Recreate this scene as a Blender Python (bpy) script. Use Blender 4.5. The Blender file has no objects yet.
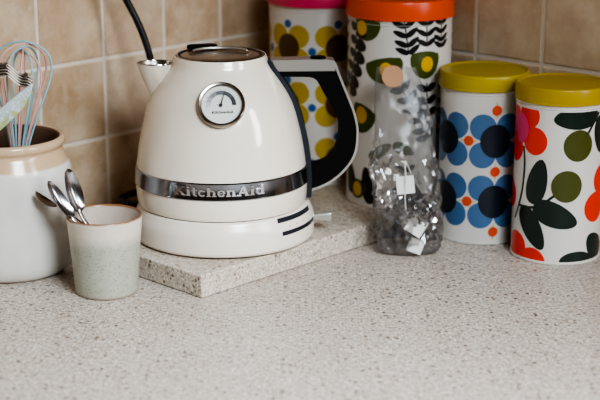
import bpy, bmesh, math, random
from mathutils import Vector, Matrix, noise
R = math.radians
PI = math.pi
rng = random.Random(7)
scene = bpy.context.scene
COL = scene.collection

# ------------------------------------------------------------------ helpers
def link(o, parent=None):
    COL.objects.link(o)
    if parent is not None:
        o.parent = parent
    return o

def obj(name, bm, mats, parent=None, smooth=True, angle=40, bevel=0, seg=2, subsurf=0):
    me = bpy.data.meshes.new(name)
    bmesh.ops.recalc_face_normals(bm, faces=bm.faces) if not getattr(bm, 'keep', False) else None
    bm.to_mesh(me); bm.free()
    if not isinstance(mats, (list, tuple)):
        mats = [mats]
    for m in mats:
        me.materials.append(m)
    if smooth:
        for p in me.polygons:
            p.use_smooth = True
        try:
            me.set_sharp_from_angle(angle=R(angle))
        except Exception:
            pass
    o = bpy.data.objects.new(name, me)
    link(o, parent)
    if bevel:
        b = o.modifiers.new('bevel', 'BEVEL'); b.width = bevel; b.segments = seg
        b.limit_method = 'ANGLE'; b.angle_limit = R(35)
    if subsurf:
        s = o.modifiers.new('sub', 'SUBSURF'); s.levels = subsurf; s.render_levels = subsurf
    return o

def tag(o, label=None, cat=None, group=None, kind=None):
    if label: o['label'] = label
    if cat: o['category'] = cat
    if group: o['group'] = group
    if kind: o['kind'] = kind
    return o

def thing(name, label, cat, loc=(0, 0, 0), rz=0, group=None):
    o = bpy.data.objects.new(name, None)
    o.empty_display_size = .02
    o.location = loc; o.rotation_euler = (0, 0, rz)
    link(o)
    return tag(o, label, cat, group)

def copy_tree(o, parent=None):
    c = o.copy(); link(c, parent)
    for ch in list(o.children):
        copy_tree(ch, c)
    return c

def add_lathe(bm, prof, n=96, mat=0, matf=None, cx=0, cy=0):
    """prof: list of (r, z); closed at ends when r == 0."""
    rings = []
    for r, z in prof:
        if r <= 1e-7:
            rings.append([bm.verts.new((cx, cy, z))])
        else:
            rings.append([bm.verts.new((cx + r*math.sin(2*PI*k/n), cy - r*math.cos(2*PI*k/n), z)) for k in range(n)])
    for i in range(len(rings)-1):
        a, b = rings[i], rings[i+1]
        mi = matf(i) if matf else mat
        for k in range(n):
            k2 = (k+1) % n
            if len(a) == 1 and len(b) == 1: continue
            if len(a) == 1: f = bm.faces.new((a[0], b[k2], b[k]))
            elif len(b) == 1: f = bm.faces.new((a[k], a[k2], b[0]))
            else: f = bm.faces.new((a[k], a[k2], b[k2], b[k]))
            f.material_index = mi
    return bm

def add_box(bm, x0, x1, y0, y1, z0, z1, mat=0, M=None):
    vs = [Vector((x, y, z)) for z in (z0, z1) for y in (y0, y1) for x in (x0, x1)]
    if M is not None: vs = [M @ v for v in vs]
    v = [bm.verts.new(q) for q in vs]
    for q in ((0, 2, 3, 1), (4, 5, 7, 6), (0, 1, 5, 4), (2, 6, 7, 3), (0, 4, 6, 2), (1, 3, 7, 5)):
        bm.faces.new([v[i] for i in q]).material_index = mat

def add_tube(bm, pts, rad, n=12, closed=False, mat=0, caps=True):
    pts = [Vector(p) for p in pts]
    m = len(pts)
    rads = rad if isinstance(rad, (list, tuple)) else [rad]*m
    prev = None; rings = []
    for i in range(m):
        if closed: t = (pts[(i+1) % m] - pts[i-1]).normalized()
        else: t = (pts[min(i+1, m-1)] - pts[max(i-1, 0)]).normalized()
        if prev is None:
            a = Vector((0, 0, 1)) if abs(t.z) < .9 else Vector((1, 0, 0))
            nrm = t.cross(a).normalized()
        else:
            nrm = (prev - t*prev.dot(t)).normalized()
        prev = nrm; b = t.cross(nrm)
        rings.append([bm.verts.new(pts[i] + rads[i]*(math.cos(2*PI*k/n)*nrm + math.sin(2*PI*k/n)*b)) for k in range(n)])
    for i in range(m if closed else m-1):
        a, b = rings[i], rings[(i+1) % m]
        for k in range(n):
            bm.faces.new((a[k], a[(k+1) % n], b[(k+1) % n], b[k])).material_index = mat
    if caps and not closed:
        bm.faces.new(rings[0][::-1]).material_index = mat
        bm.faces.new(rings[-1]).material_index = mat

def spline(pts, n=8):
    """Catmull-Rom through pts (tuples of any dimension)."""
    out = []
    P = [pts[0]] + list(pts) + [pts[-1]]
    for i in range(1, len(P)-2):
        p0, p1, p2, p3 = P[i-1], P[i], P[i+1], P[i+2]
        for k in range(n):
            t = k/n
            out.append(tuple(.5*((2*b) + (-a+c)*t + (2*a-5*b+4*c-d)*t*t + (-a+3*b-3*c+d)*t**3)
                             for a, b, c, d in zip(p0, p1, p2, p3)))
    out.append(tuple(pts[-1]))
    return out

def add_prism(bm, poly, y0, y1, mat=0):
    """poly in (x, z), extruded along y (poly may be concave)."""
    a = [bm.verts.new((x, y0, z)) for x, z in poly]
    b = [bm.verts.new((x, y1, z)) for x, z in poly]
    n = len(poly)
    for i in range(n):
        bm.faces.new((a[i], a[(i+1) % n], b[(i+1) % n], b[i])).material_index = mat
    for loop in (a[::-1], b):
        bm.faces.new(loop).material_index = mat

def ellipse(cx, cy, rx, ry=None, rot=0, n=32, egg=0.0):
    ry = rx if ry is None else ry
    c, s = math.cos(R(rot)), math.sin(R(rot))
    out = []
    for k in range(n):
        a = 2*PI*k/n
        u = rx*math.cos(a); v = ry*math.sin(a)*(1 + egg*math.cos(a))
        out.append((cx + u*c - v*s, cy + u*s + v*c))
    return out

def leaf(x0, y0, x1, y1, w, n=14, base=.35):
    """rounded leaf outline from the stem end (x0,y0) to the tip (x1,y1)."""
    d = Vector((x1-x0, y1-y0)); L = d.length; d /= L; p = Vector((-d.y, d.x))
    a, b = [], []
    for k in range(n+1):
        t = (1-math.cos(PI*k/n))/2
        h = w*math.sqrt(max(0, math.sin(PI*t**(.75))))
        q = Vector((x0, y0)) + d*L*t
        a.append(tuple(q + p*h)); b.append(tuple(q - p*h))
    return a + b[1:-1][::-1]

def stroke(pts, w):
    """list of quads following a polyline, in 2D"""
    out = []
    pts = spline(pts, 6) if len(pts) > 2 else pts
    for i in range(len(pts)-1):
        p, q = Vector(pts[i]), Vector(pts[i+1])
        d = (q-p)
        if d.length < 1e-7: continue
        d.normalize(); m = Vector((-d.y, d.x))*w/2; e = d*w*.15
        out.append([tuple(p-e+m), tuple(p-e-m), tuple(q+e-m), tuple(q+e+m)])
    return out

def add_decal(bm, poly, rfun, layer, mat, zmin=-1, zmax=9, step=.004, zstep=None, ref=None):
    """lay a flat printed shape (arc length s, height z) on a round body of radius rfun(z)."""
    t = bmesh.new()
    f = t.faces.new([t.verts.new((s, 0, z)) for s, z in poly])
    def cut(co, no, clear=False):
        bmesh.ops.bisect_plane(t, geom=t.verts[:]+t.edges[:]+t.faces[:], dist=1e-7, plane_co=co, plane_no=no, clear_outer=clear)
    zs = [p[1] for p in poly]; ss = [p[0] for p in poly]
    if min(zs) < zmin: cut((0, 0, zmin), (0, 0, -1), True)
    if max(zs) > zmax: cut((0, 0, zmax), (0, 0, 1), True)
    if not t.faces: t.free(); return
    k = math.ceil(min(ss)/step)
    while k*step < max(ss):
        cut((k*step, 0, 0), (1, 0, 0)); k += 1
    if zstep:
        k = math.ceil(min(zs)/zstep)
        while k*zstep < max(zs):
            cut((0, 0, k*zstep), (0, 0, 1)); k += 1
    vm = {}
    for v in t.verts:
        r0 = ref if ref else rfun(v.co.z)
        a = v.co.x/r0; r = rfun(v.co.z) + layer*.00012
        vm[v] = bm.verts.new((r*math.sin(a), -r*math.cos(a), v.co.z))
    for f in t.faces:
        try:
            g = bm.faces.new([vm[v] for v in f.verts]); g.material_index = mat
            c = g.calc_center_median(); g.normal_update()
            if g.normal.x*c.x + g.normal.y*c.y < 0: g.normal_flip()
        except ValueError:
            pass
    t.free()

# ------------------------------------------------------------------ materials
def srgb(*c):
    if len(c) == 1: c = tuple(int(c[0][i:i+2], 16)/255 for i in (0, 2, 4))
    return tuple((x/12.92 if x <= .04045 else ((x+.055)/1.055)**2.4) for x in c) + (1,)

def mat(name, color=None, rough=.5, metal=0, **kw):
    m = bpy.data.materials.new(name); m.use_nodes = True
    b = m.node_tree.nodes['Principled BSDF']
    if color is not None: b.inputs['Base Color'].default_value = srgb(color) if isinstance(color, str) else color
    b.inputs['Roughness'].default_value = rough
    b.inputs['Metallic'].default_value = metal
    for k, v in kw.items():
        b.inputs[k.replace('_', ' ')].default_value = v
    return m

class N:
    """small node-graph helper"""
    def __init__(s, m):
        s.m = m; s.nt = m.node_tree; s.b = s.nt.nodes.get('Principled BSDF')
    def n(s, t, **kw):
        x = s.nt.nodes.new(t)
        for k, v in kw.items():
            if k.startswith('i_'): x.inputs[k[2:].replace('_', ' ')].default_value = v
            else: setattr(x, k, v)
        return x
    def l(s, a, b): s.nt.links.new(a, b)
    def coord(s, kind='Object'):
        return s.n('ShaderNodeTexCoord').outputs[kind]
    def noise(s, co, scale, detail=3, rough=.55, out='Fac'):
        x = s.n('ShaderNodeTexNoise'); x.inputs['Scale'].default_value = scale
        x.inputs['Detail'].default_value = detail; x.inputs['Roughness'].default_value = rough
        s.l(co, x.inputs['Vector']); return x.outputs[out]
    def vor(s, co, scale, out='Distance', feature='F1', rand=1):
        x = s.n('ShaderNodeTexVoronoi'); x.feature = feature; x.inputs['Scale'].default_value = scale
        x.inputs['Randomness'].default_value = rand
        s.l(co, x.inputs['Vector']); return x.outputs[out]
    def ramp(s, fac, stops, interp='LINEAR'):
        x = s.n('ShaderNodeValToRGB'); x.color_ramp.interpolation = interp
        e = x.color_ramp.elements
        while len(e) < len(stops): e.new(.5)
        for q, (p, c) in zip(e, stops):
            q.position = p; q.color = srgb(c) if isinstance(c, str) else (c if isinstance(c, tuple) else (c, c, c, 1))
        s.l(fac, x.inputs['Fac']); return x.outputs['Color']
    def mix(s, fac, a, b, mode='MIX'):
        x = s.n('ShaderNodeMix'); x.data_type = 'RGBA'; x.blend_type = mode
        for val, i in ((fac, 0), (a, 6), (b, 7)):
            if isinstance(val, (int, float)): x.inputs[i].default_value = val
            elif isinstance(val, (tuple, str)): x.inputs[i].default_value = srgb(val) if isinstance(val, str) else val
            else: s.l(val, x.inputs[i])
        return x.outputs[2]
    def math(s, op, a, b=0.0, clamp=False):
        x = s.n('ShaderNodeMath'); x.operation = op; x.use_clamp = clamp
        for val, i in ((a, 0), (b, 1)):
            if isinstance(val, (int, float)): x.inputs[i].default_value = val
            else: s.l(val, x.inputs[i])
        return x.outputs[0]
    def sep(s, v):
        x = s.n('ShaderNodeSeparateXYZ'); s.l(v, x.inputs[0]); return x.outputs
    def bump(s, h, strength=.3, dist=.001):
        x = s.n('ShaderNodeBump'); x.inputs['Strength'].default_value = strength; x.inputs['Distance'].default_value = dist
        s.l(h, x.inputs['Height']); s.l(x.outputs[0], s.b.inputs['Normal'])
    def color(s, c): s.l(c, s.b.inputs['Base Color'])
    def rough(s, c): s.l(c, s.b.inputs['Roughness'])

def stone_mat(name, base_a, base_b, dark, light, scale=1.0):
    """speckled solid-surface worktop: fine grains of several tones"""
    m = mat(name, rough=.42); g = N(m); co = g.coord()
    base = g.mix(g.noise(co, 9, 4), base_a, base_b)
    base = g.mix(g.ramp(g.noise(co, 300*scale, 3, .6), [(.38, 0.0), (.62, 1.0)]), g.mix(.30, base, '84715e'),
                 g.mix(.5, base, light))
    # mid-tone grains
    c1 = g.vor(co, 330*scale, 'Color'); d1 = g.vor(co, 330*scale)
    s1 = g.sep(c1)
    k1 = g.math('MULTIPLY', g.math('GREATER_THAN', s1[0], .70), g.ramp(d1, [(.32, 1.0), (.5, 0.0)]))
    base = g.mix(g.math('MULTIPLY', k1, .62), base, g.mix(s1[1], dark, '9a8672'))
    # light grains
    k2 = g.math('MULTIPLY', g.math('LESS_THAN', s1[0], .30), g.ramp(d1, [(.3, 1.0), (.52, 0.0)]))
    base = g.mix(g.math('MULTIPLY', k2, .7), base, light)
    # larger dark chips
    c3 = g.vor(co, 150*scale, 'Color'); d3 = g.vor(co, 150*scale); s3 = g.sep(c3)
    k3 = g.math('MULTIPLY', g.math('GREATER_THAN', s3[0], .74), g.ramp(d3, [(.22, 1.0), (.34, 0.0)]))
    base = g.mix(g.math('MULTIPLY', k3, .8), base, g.mix(s3[1], dark, '7b5f49'))
    g.color(base)
    return m

M = {}
M['worktop'] = stone_mat('worktop_stone', 'ab9d8c', 'bbaea0', '43342a', 'e0d9d1', .9)
M['slab'] = stone_mat('slab_stone', 'b3a593', 'c0b3a2', '55443a', 'ded5ca', .95)

def tile_mats():
    m = mat('wall_tile', rough=.32); g = N(m); co = g.coord()
    at = g.n('ShaderNodeAttribute'); at.attribute_name = 'tile'
    rnd = g.sep(at.outputs['Color'])
    ofs = g.n('ShaderNodeVectorMath'); ofs.operation = 'ADD'
    sc = g.n('ShaderNodeVectorMath'); sc.operation = 'SCALE'; sc.inputs['Scale'].default_value = 9
    g.l(at.outputs['Color'], sc.inputs[0]); g.l(co, ofs.inputs[0]); g.l(sc.outputs[0], ofs.inputs[1])
    v = ofs.outputs[0]
    n1 = g.noise(v, 22, 5, .62)
    base = g.ramp(n1, [(.28, 'b59673'), (.48, 'cdb192'), (.62, 'dac3a6'), (.78, 'e4d4bf')])
    n2 = g.noise(v, 75, 4, .6)
    base = g.mix(g.ramp(n2, [(.5, 0.0), (.72, .45)]), base, 'e3d5c3')
    base = g.mix(g.math('MULTIPLY', rnd[0], .35), base, 'bf9c78')
    base = g.mix(g.math('MULTIPLY', rnd[1], .3), base, 'dccdbc')
    g.color(base); g.bump(n2, .12, .001)
    gr = mat('grout', 'e4d8c9', .8)
    return m, gr
M['tile'], M['grout'] = tile_mats()

M['cream'] = mat('cream_enamel', 'eadecd', .16, Coat_Weight=.5, Coat_Roughness=.06)
M['cream_base'] = mat('cream_plastic', 'e7dbce', .25)
M['chrome'] = mat('polished_steel', 'c9c9ca', .12, 1)
M['band'] = mat('band_steel', '96989e', .16, 1)
M['steel'] = mat('brushed_steel', 'b9b4ad', .28, 1)
M['silver'] = mat('satin_silver', 'bbb6ae', .36, .7)
M['lidsteel'] = mat('lid_steel', '9d948b', .2, 1)
M['black'] = mat('black_plastic', '0a0909', .55, Specular_IOR_Level=.15)
M['navyblack'] = mat('blue_black_plastic', '161b25', .45)
M['darkgap'] = mat('dark_gap', '0c0b0a', .7)
M['strip'] = mat('dark_strip', '23262d', .35)
M['dial'] = mat('dial_white', 'd2cfc9', .35)
M['ink'] = mat('dial_ink', '1c1c20', .5)
for i, c in enumerate(('b9b8b6', '9a9a9a', '7c7c7e', '5d5d60', '424246', '2c2c30')):
    M['grey%d' % i] = mat('dial_grey', c, .5)
M['dots'] = mat('dot_grey', 'b9b3ab', .5)
M['white_tin'] = mat('tin_white', 'd0cbc3', .28)
M['rubber'] = mat('cord_rubber', '15151a', .45)

# ------------------------------------------------------------------ room shell
AL = R(46.63)
CX, CY = -.011, 2.035
LD = Vector((-math.cos(AL), -math.sin(AL), 0))      # along left wall, away from the corner
RD = Vector((math.sin(AL), -math.cos(AL), 0))       # along right wall
LN, RN = RD, LD                                      # normals into the room
TP = .0985

def build_wall(name, D, Nn, u0, length, ztop):
    bm = bmesh.new(); lay = bm.loops.layers.color.new('tile')
    rr = random.Random(name)
    C0 = Vector((CX, CY, 0))
    g = .0022
    # grout bed with thickness
    pts = [(0, -.02), (length, -.02), (length, ztop), (0, ztop)]
    fr = [bm.verts.new(C0 + D*u + Vector((0, 0, z)) - Nn*.0012) for u, z in pts]
    bk = [bm.verts.new(C0 + D*(u) + Vector((0, 0, z)) - Nn*.06) for u, z in pts]
    faces = [bm.faces.new(fr), bm.faces.new(bk[::-1])]
    for i in range(4): faces.append(bm.faces.new((fr[i], bk[i], bk[(i+1) % 4], fr[(i+1) % 4])))
    for f in faces: f.material_index = 1
    us = [u0 - TP*k for k in range(0, 6)] + [u0 + TP*k for k in range(1, 40)]
    us = sorted(u for u in us if -TP < u < length)
    z = .105 - TP*2
    zs = []
    while z < ztop: zs.append(z); z += TP
    for ua in us:
        for za in zs:
            a, b = max(ua+g, 0.0), min(ua+TP-g, length)
            c, d = max(za+g, -.02), min(za+TP-g, ztop)
            if b-a < .004 or d-c < .004: continue
            col = (rr.random(), rr.random(), rr.random(), 1)
            e = .0014
            def ring(ins, dep):
                return [bm.verts.new(C0 + D*u + Vector((0, 0, q)) + Nn*dep) for u, q in
                        ((a+ins, c+ins), (b-ins, c+ins), (b-ins, d-ins), (a+ins, d-ins))]
            r0, r1, r2 = ring(0, -.0013), ring(.0003, -.0004), ring(e, 0)
            fs = [bm.faces.new(r2)]
            for p, q in ((r0, r1), (r1, r2)):
                for i in range(4): fs.append(bm.faces.new((p[i], p[(i+1) % 4], q[(i+1) % 4], q[i])))
            for f in fs:
                for lp in f.loops: lp[lay] = col
    o = obj(name, bm, [M['tile'], M['grout']], smooth=False)
    tag(o, kind='structure')
    return o
build_wall('wall_left', LD, LN, .136, 1.25, 1.15)
build_wall('wall_right', RD, RN, .315-TP*3, .95, 1.15)

# ------------------------------------------------------------------ worktop
def build_worktop():
    bm = bmesh.new()
    C0 = Vector((CX, CY - .006, 0))
    P = [C0, C0 + LD*1.3, C0 + LD*1.3 + LN*.62, Vector((-.36, .98, 0)), Vector((.36, .98, 0)),
         C0 + RD*1.3 + RN*.62, C0 + RD*1.3]
    a = [bm.verts.new(p) for p in P]
    b = [bm.verts.new(p + Vector((0, 0, -.04))) for p in P]
    bm.faces.new(a); bm.faces.new(b[::-1])
    n = len(P)
    for i in range(n): bm.faces.new((a[i], b[i], b[(i+1) % n], a[(i+1) % n]))
    o = obj('worktop', bm, M['worktop'], smooth=False, bevel=.004, seg=3)
    tag(o, 'speckled grey-beige stone kitchen worktop filling the corner under everything', 'worktop')
build_worktop()

# stone slab
def build_slab():
    W, L, T = .266, .482, .0258
    t = R(44.06)
    bm = bmesh.new()
    # local x to the far right edge direction, local y to the far left edge direction
    add_box(bm, 0, L, 0, W, 0, T)
    o = obj('stone_slab', bm, M['slab'], smooth=True, angle=60, bevel=.0020, seg=3)
    o.location = (-.1045, 1.4875, .0002)
    o.rotation_euler = (0, 0, PI/2 - t)
    tag(o, 'thick rectangular speckled stone slab lying on the worktop under the kettle', 'stone slab')
build_slab()

# ------------------------------------------------------------------ lettering
def glyphs():
    """slab-serif capitals and small letters as lists of stroke polylines (x, y, width); unit cap height 1"""
    T, H = .20, .11
    def arc(cx, cy, rx, ry, a0, a1, n=10):
        return [(cx + rx*math.cos(R(a0+(a1-a0)*k/n)), cy + ry*math.sin(R(a0+(a1-a0)*k/n))) for k in range(n+1)]
    x = .70
    G = {}
    G['K'] = (.92, [([(.20, 0), (.20, 1)], T), ([(.26, .42), (.74, .96)], .16), ([(.38, .55), (.76, .04)], T),
                    ([(.03, .055), (.38, .055)], H), ([(.03, .945), (.38, .945)], H),
                    ([(.56, .055), (.92, .055)], H), ([(.54, .945), (.88, .945)], H)])
    G['i'] = (.44, [([(.22, 0), (.22, x)], T), ([(.04, .055), (.40, .055)], H), ([(.06, x-.055), (.22, x-.055)], H),
                    ([(.22, .84), (.22, 1.0)], T)])
    G['t'] = (.50, [([(.22, .12), (.22, .95)], T), ([(.02, x-.055), (.46, x-.055)], H), (arc(.34, .17, .12, .12, 180, 300), .13)])
    G['c'] = (.62, [(arc(.33, x/2, .22, x/2-.07, 45, 315, 16), .16), ([(.50, .50), (.50, .64)], .10)])
    G['h'] = (.80, [([(.20, 0), (.20, 1)], T), ([(.03, .055), (.37, .055)], H), ([(.03, .945), (.20, .945)], H),
                    (arc(.40, .42, .20, .22, 150, 0), .14), ([(.60, 0), (.60, .44)], T), ([(.44, .055), (.78, .055)], H)])
    G['e'] = (.64, [(arc(.33, x/2, .22, x/2-.07, 0, 320, 18), .15), ([(.14, x/2), (.56, x/2)], .10)])
    G['n'] = (.80, [([(.20, 0), (.20, x)], T), ([(.03, .055), (.37, .055)], H), ([(.05, x-.055), (.20, x-.055)], H),
                    (arc(.40, .42, .20, .22, 150, 0), .14), ([(.60, 0), (.60, .44)], T), ([(.44, .055), (.78, .055)], H)])
    G['A'] = (.98, [([(.18, .03), (.46, .97)], .14), ([(.80, .03), (.50, .97)], .22), ([(.28, .33), (.68, .33)], H),
                    ([(.02, .055), (.36, .055)], H), ([(.62, .055), (.97, .055)], H)])
    G['d'] = (.78, [([(.56, 0), (.56, 1)], T), (arc(.34, x/2, .20, x/2-.07, 60, 300, 14), .16), ([(.56, .055), (.74, .055)], H),
                    ([(.40, .945), (.56, .945)], H), ([(.44, .60), (.56, .60)], .10), ([(.44, .10), (.56, .10)], .10)])
    return G
GL = glyphs()
def text_quads(txt, x0, x1, yb, cap):
    tot = sum(GL[c][0] for c in txt); sx = (x1-x0)/tot
    out = []; x = x0
    for c in txt:
        w, st = GL[c]
        for pts, tw in st:
            for i in range(len(pts)-1):
                p, q = Vector(pts[i]), Vector(pts[i+1]); d = q-p
                if d.length < 1e-6: continue
                d.normalize(); m = Vector((-d.y, d.x))*tw/2; e = d*(.03 if len(pts) > 2 else 0)
                out.append([(x + sx*v[0], yb + cap*v[1]) for v in (p-e+m, p-e-m, q+e-m, q+e+m)])
        x += w*sx
    return out

# ------------------------------------------------------------------ kettle
BODY = [(.0416, .0962), (.047, .0974), (.060, .0982), (.078, .0976), (.092, .0962), (.106, .0942), (.122, .0912),
        (.136, .0878), (.148, .0845), (.160, .0800), (.170, .0748), (.180, .0684), (.188, .0628), (.195, .0578),
        (.201, .0545), (.2055, .0530), (.2085, .0520)]
_bs = spline([(z, r) for z, r in BODY], 6)
def body_r(z):
    if z <= _bs[0][0]: return _bs[0][1]
    for (z0, r0), (z1, r1) in zip(_bs, _bs[1:]):
        if z <= z1: return r0 + (r1-r0)*(z-z0)/(z1-z0) if z1 > z0 else r1
    return _bs[-1][1]

def build_kettle():
    k = thing('electric_kettle', 'cream enamel electric kettle with round temperature gauge standing on the stone slab', 'kettle',
              (-.0896, 1.642, .0262), R(3.1))
    # body
    bm = bmesh.new()
    prof = [(.0, .042), (.092, .042), (.0945, .0414)] + [(r, z) for z, r in _bs] + [(.0515, .2095), (.0505, .2095), (.0500, .2080), (.0, .2080)]
    add_lathe(bm, prof, 128)
    obj('body', bm, M['cream'], k, angle=50)
    # gap between body and base
    bm = bmesh.new(); add_lathe(bm, [(0, .038), (.0945, .038), (.0945, .0425), (0, .0425)], 96)
    obj('base_gap', bm, M['darkgap'], k)
    # lid
    lid = bmesh.new()
    add_lathe(lid, [(0, .2070), (.0498, .2070), (.0500, .2090), (.0490, .2100), (.0475, .2103), (.0455, .2098), (.0450, .2092),
                    (.0425, .2098), (.0350, .2106), (.0340, .2100), (.0325, .2090), (.0, .2086)], 96)
    lid = obj('lid', lid, M['lidsteel'], k, angle=25)
    bm = bmesh.new()
    add_lathe(bm, [(.0449, .2098), (.0459, .2103), (.0469, .2106), (.0476, .2104)], 96)
    obj('lid_seal', bm, M['darkgap'], lid)
    bm = bmesh.new()
    pts = [(.031*math.sin(R(a)), .031*math.cos(R(a))*.75 + .006, .2118) for a in range(-78, 79, 6)]
    add_tube(bm, pts, [.0009]+[.0014]*(len(pts)-2)+[.0009], 8)
    obj('lid_grip', bm, M['silver'], lid)
    bm = bmesh.new()
    poly = ellipse(-.0205, .0395, .0180, .0075, 8, 28)
    a = [bm.verts.new((x, y, .2095)) for x, y in poly]; b = [bm.verts.new((x*.96-.001, y*.96+.0015, .2142)) for x, y in poly]
    bm.faces.new(a[::-1]); bm.faces.new(b)
    for i in range(28): bm.faces.new((a[i], a[(i+1) % 28], b[(i+1) % 28], b[i]))
    obj('lid_tab', bm, M['black'], lid, bevel=.0012)
    # spout
    sp = bmesh.new()
    def loop(z, tip, inner, hw, n=40):
        cx = -(tip+inner)/2; hl = (tip-inner)/2
        out = []
        for q in range(n):
            a = 2*PI*q/n
            c, s = math.cos(a), math.sin(a)
            # pointed towards the tip
            y = hw*math.copysign(abs(s)**.95, s)*(1 - .22*max(0, -c))
            out.append((cx + hl*c, y, z))
        return out
    lv = [(.160, .0775, .055, .003), (.166, .0800, .052, .0075), (.173, .0832, .049, .0110), (.181, .0868, .0500, .0132),
          (.189, .0898, .0510, .0150), (.196, .0922, .0515, .0160), (.2003, .0934, .0520, .0165)]
    rings = [[sp.verts.new(v) for v in loop(*a)] for a in lv]
    inn = [(.2003, .0920, .0534, .0151), (.192, .0890, .0540, .0135), (.186, .0860, .0545, .0115)]
    rings += [[sp.verts.new(v) for v in loop(*a)] for a in inn]
    n = 40
    for i in range(len(rings)-1):
        for q in range(n):
            f = sp.faces.new((rings[i][q], rings[i][(q+1) % n], rings[i+1][(q+1) % n], rings[i+1][q]))
            f.material_index = 0 if i < 6 else (1 if i == 6 else 2)
    sp.faces.new(rings[0][::-1]); sp.faces.new(rings[-1]).material_index = 2
    spo = obj('spout', sp, [M['cream'], M['chrome'], M['steel']], k, angle=35)
    rb = bmesh.new(); add_tube(rb, loop(.2006, .0930, .0524, .0160), .0009, 8, closed=True)
    obj('spout_rim', rb, M['chrome'], spo)
    # steel band with raised lettering
    bm = bmesh.new()
    o_ = .0014
    pr = [(body_r(.0655)-.001, .0655), (body_r(.0655)+.0006, .0655), (body_r(.067)+o_+.0004, .0668), (body_r(.069)+o_, .0688),
          (body_r(.082)+o_, .0822), (body_r(.0845)+o_+.0004, .0840), (body_r(.0855)+.0006, .0853), (body_r(.0855)-.001, .0853)]
    add_lathe(bm, pr, 128)
    band = obj('band', bm, M['band'], k, angle=20)
    # gauge
    gc = Vector((.0006, 0, .1672))
    tilt = R(31)
    nrm = Vector((0, -math.cos(tilt), math.sin(tilt)))
    up = Vector((0, math.sin(tilt), math.cos(tilt)))
    org = Vector((gc.x, -body_r(gc.z), gc.z))
    SC = Matrix.Diagonal((1.065, 1.065, 1, 1))
    G = Matrix.Translation(org) @ Matrix(((1, 0, 0, 0), (0, up.y, nrm.y, 0), (0, up.z, nrm.z, 0), (0, 0, 0, 1))) @ SC
    def put(bm):
        bmesh.ops.transform(bm, matrix=G, verts=bm.verts)
        return bm
    bm = bmesh.new()
    add_lathe(bm, [(0, -.004), (.0238, -.004), (.0243, .0030), (.0240, .0042), (.0228, .0051), (.0210, .0047), (.0203, .0036), (.0199, .0022)], 72)
    gauge = obj('gauge', put(bm), M['lidsteel'], k, angle=30)
    bm = bmesh.new(); add_lathe(bm, [(.0201, .0020), (0, .0022)], 72)
    dial = obj('dial', put(bm), M['dial'], gauge, angle=60)
    bm = bmesh.new()
    def flat(poly, z, mi):
        f = bm.faces.new([bm.verts.new((x, y, z)) for x, y in poly]); f.material_index = mi
    segs = 30
    for q in range(segs):
        a0 = R(188 - 190*q/segs); a1 = R(188 - 190*(q+1)/segs)
        ri, ro = .0108, .0150
        flat([(ri*math.cos(a0), ri*math.sin(a0)), (ro*math.cos(a0), ro*math.sin(a0)), (ro*math.cos(a1), ro*math.sin(a1)), (ri*math.cos(a1), ri*math.sin(a1))],
             .0025, min(5, int(6*(q/segs)**.7)))
    for q in range(11):
        a = R(188 - 19*q)
        d = Vector((math.cos(a), math.sin(a))); m = Vector((-d.y, d.x))*.00018
        flat([tuple(d*.0152+m), tuple(d*.0152-m), tuple(d*.0165-m), tuple(d*.0165+m)], .0025, 3)
    obj('scale_arc', put(bm), [M['grey%d' % i] for i in range(6)], gauge, smooth=False)
    bm = bmesh.new()
    for qd in text_quads('KitchenAid', -.0098, .0118, -.0092, .0026):
        bm.faces.new([bm.verts.new((x, y + .03*x, .0025)) for x, y in qd])
    obj('dial_lettering', put(bm), M['ink'], gauge, smooth=False)
    bm = bmesh.new()
    d = Vector((math.cos(R(74)), math.sin(R(74)))); m = Vector((-d.y, d.x))
    base = Vector((-.0006, -.0006))
    pl = [base - d*.002 + m*.0008, base - d*.002 - m*.0008, base + d*.0115 - m*.0003, base + d*.0115 + m*.0003]
    a = [bm.verts.new((p.x, p.y, .0030)) for p in pl]; b = [bm.verts.new((p.x, p.y, .0035)) for p in pl]
    bm.faces.new(a[::-1]); bm.faces.new(b)
    for i in range(4): bm.faces.new((a[i], a[(i+1) % 4], b[(i+1) % 4], b[i]))
    add_lathe(bm, [(0, .0024), (.0018, .0024), (.0018, .0038), (0, .0041)], 20, cx=base.x, cy=base.y)
    obj('needle', put(bm), M['ink'], gauge)
    # lettering on the band
    bm = bmesh.new()
    rr = body_r(.076)+o_
    quads = text_quads('KitchenAid', -.0545, .0485, .0711, .0104)
    for qd in quads:
        add_decal(bm, qd, lambda z: rr+.0007, 0, 0, step=.003)
    ge = bmesh.ops.extrude_face_region(bm, geom=bm.faces[:])
    for v in [g for g in ge['geom'] if isinstance(g, bmesh.types.BMVert)]:
        s = (rr-.0002)/math.hypot(v.co.x, v.co.y); v.co.x *= s; v.co.y *= s
    obj('lettering', bm, M['letter'], band, smooth=False)
    # dark spine on the handle side
    bm = bmesh.new()
    zz = [.0455, .0465, .055, .07, .085, .10, .115, .13, .145, .155, .165, .175, .183, .190, .196, .201, .2035]
    ring = []
    for z in zz:
        w = .0135 + .003*max(0, min(1, (.2-z)/.1))
        r0 = body_r(z); ro = r0 + .0056
        amax = math.asin(min(.95, w/r0))
        col = []
        for q in range(15):
            a = -amax + 2*amax*q/14
            e = 1 - abs(q-7)/7
            rad = r0 - .0012 if q in (0, 14) else ro
            aa = a if q not in (0, 14) else a
            col.append(bm.verts.new((rad*math.cos(aa), rad*math.sin(aa), z)))
        ring.append(col)
    for i in range(len(ring)-1):
        for q in range(14): bm.faces.new((ring[i][q], ring[i][q+1], ring[i+1][q+1], ring[i+1][q]))
    for rg in (ring[0], ring[-1]):
        bm.faces.new(rg)
    obj('spine', bm, M['navyblack'], k, angle=50)
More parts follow.
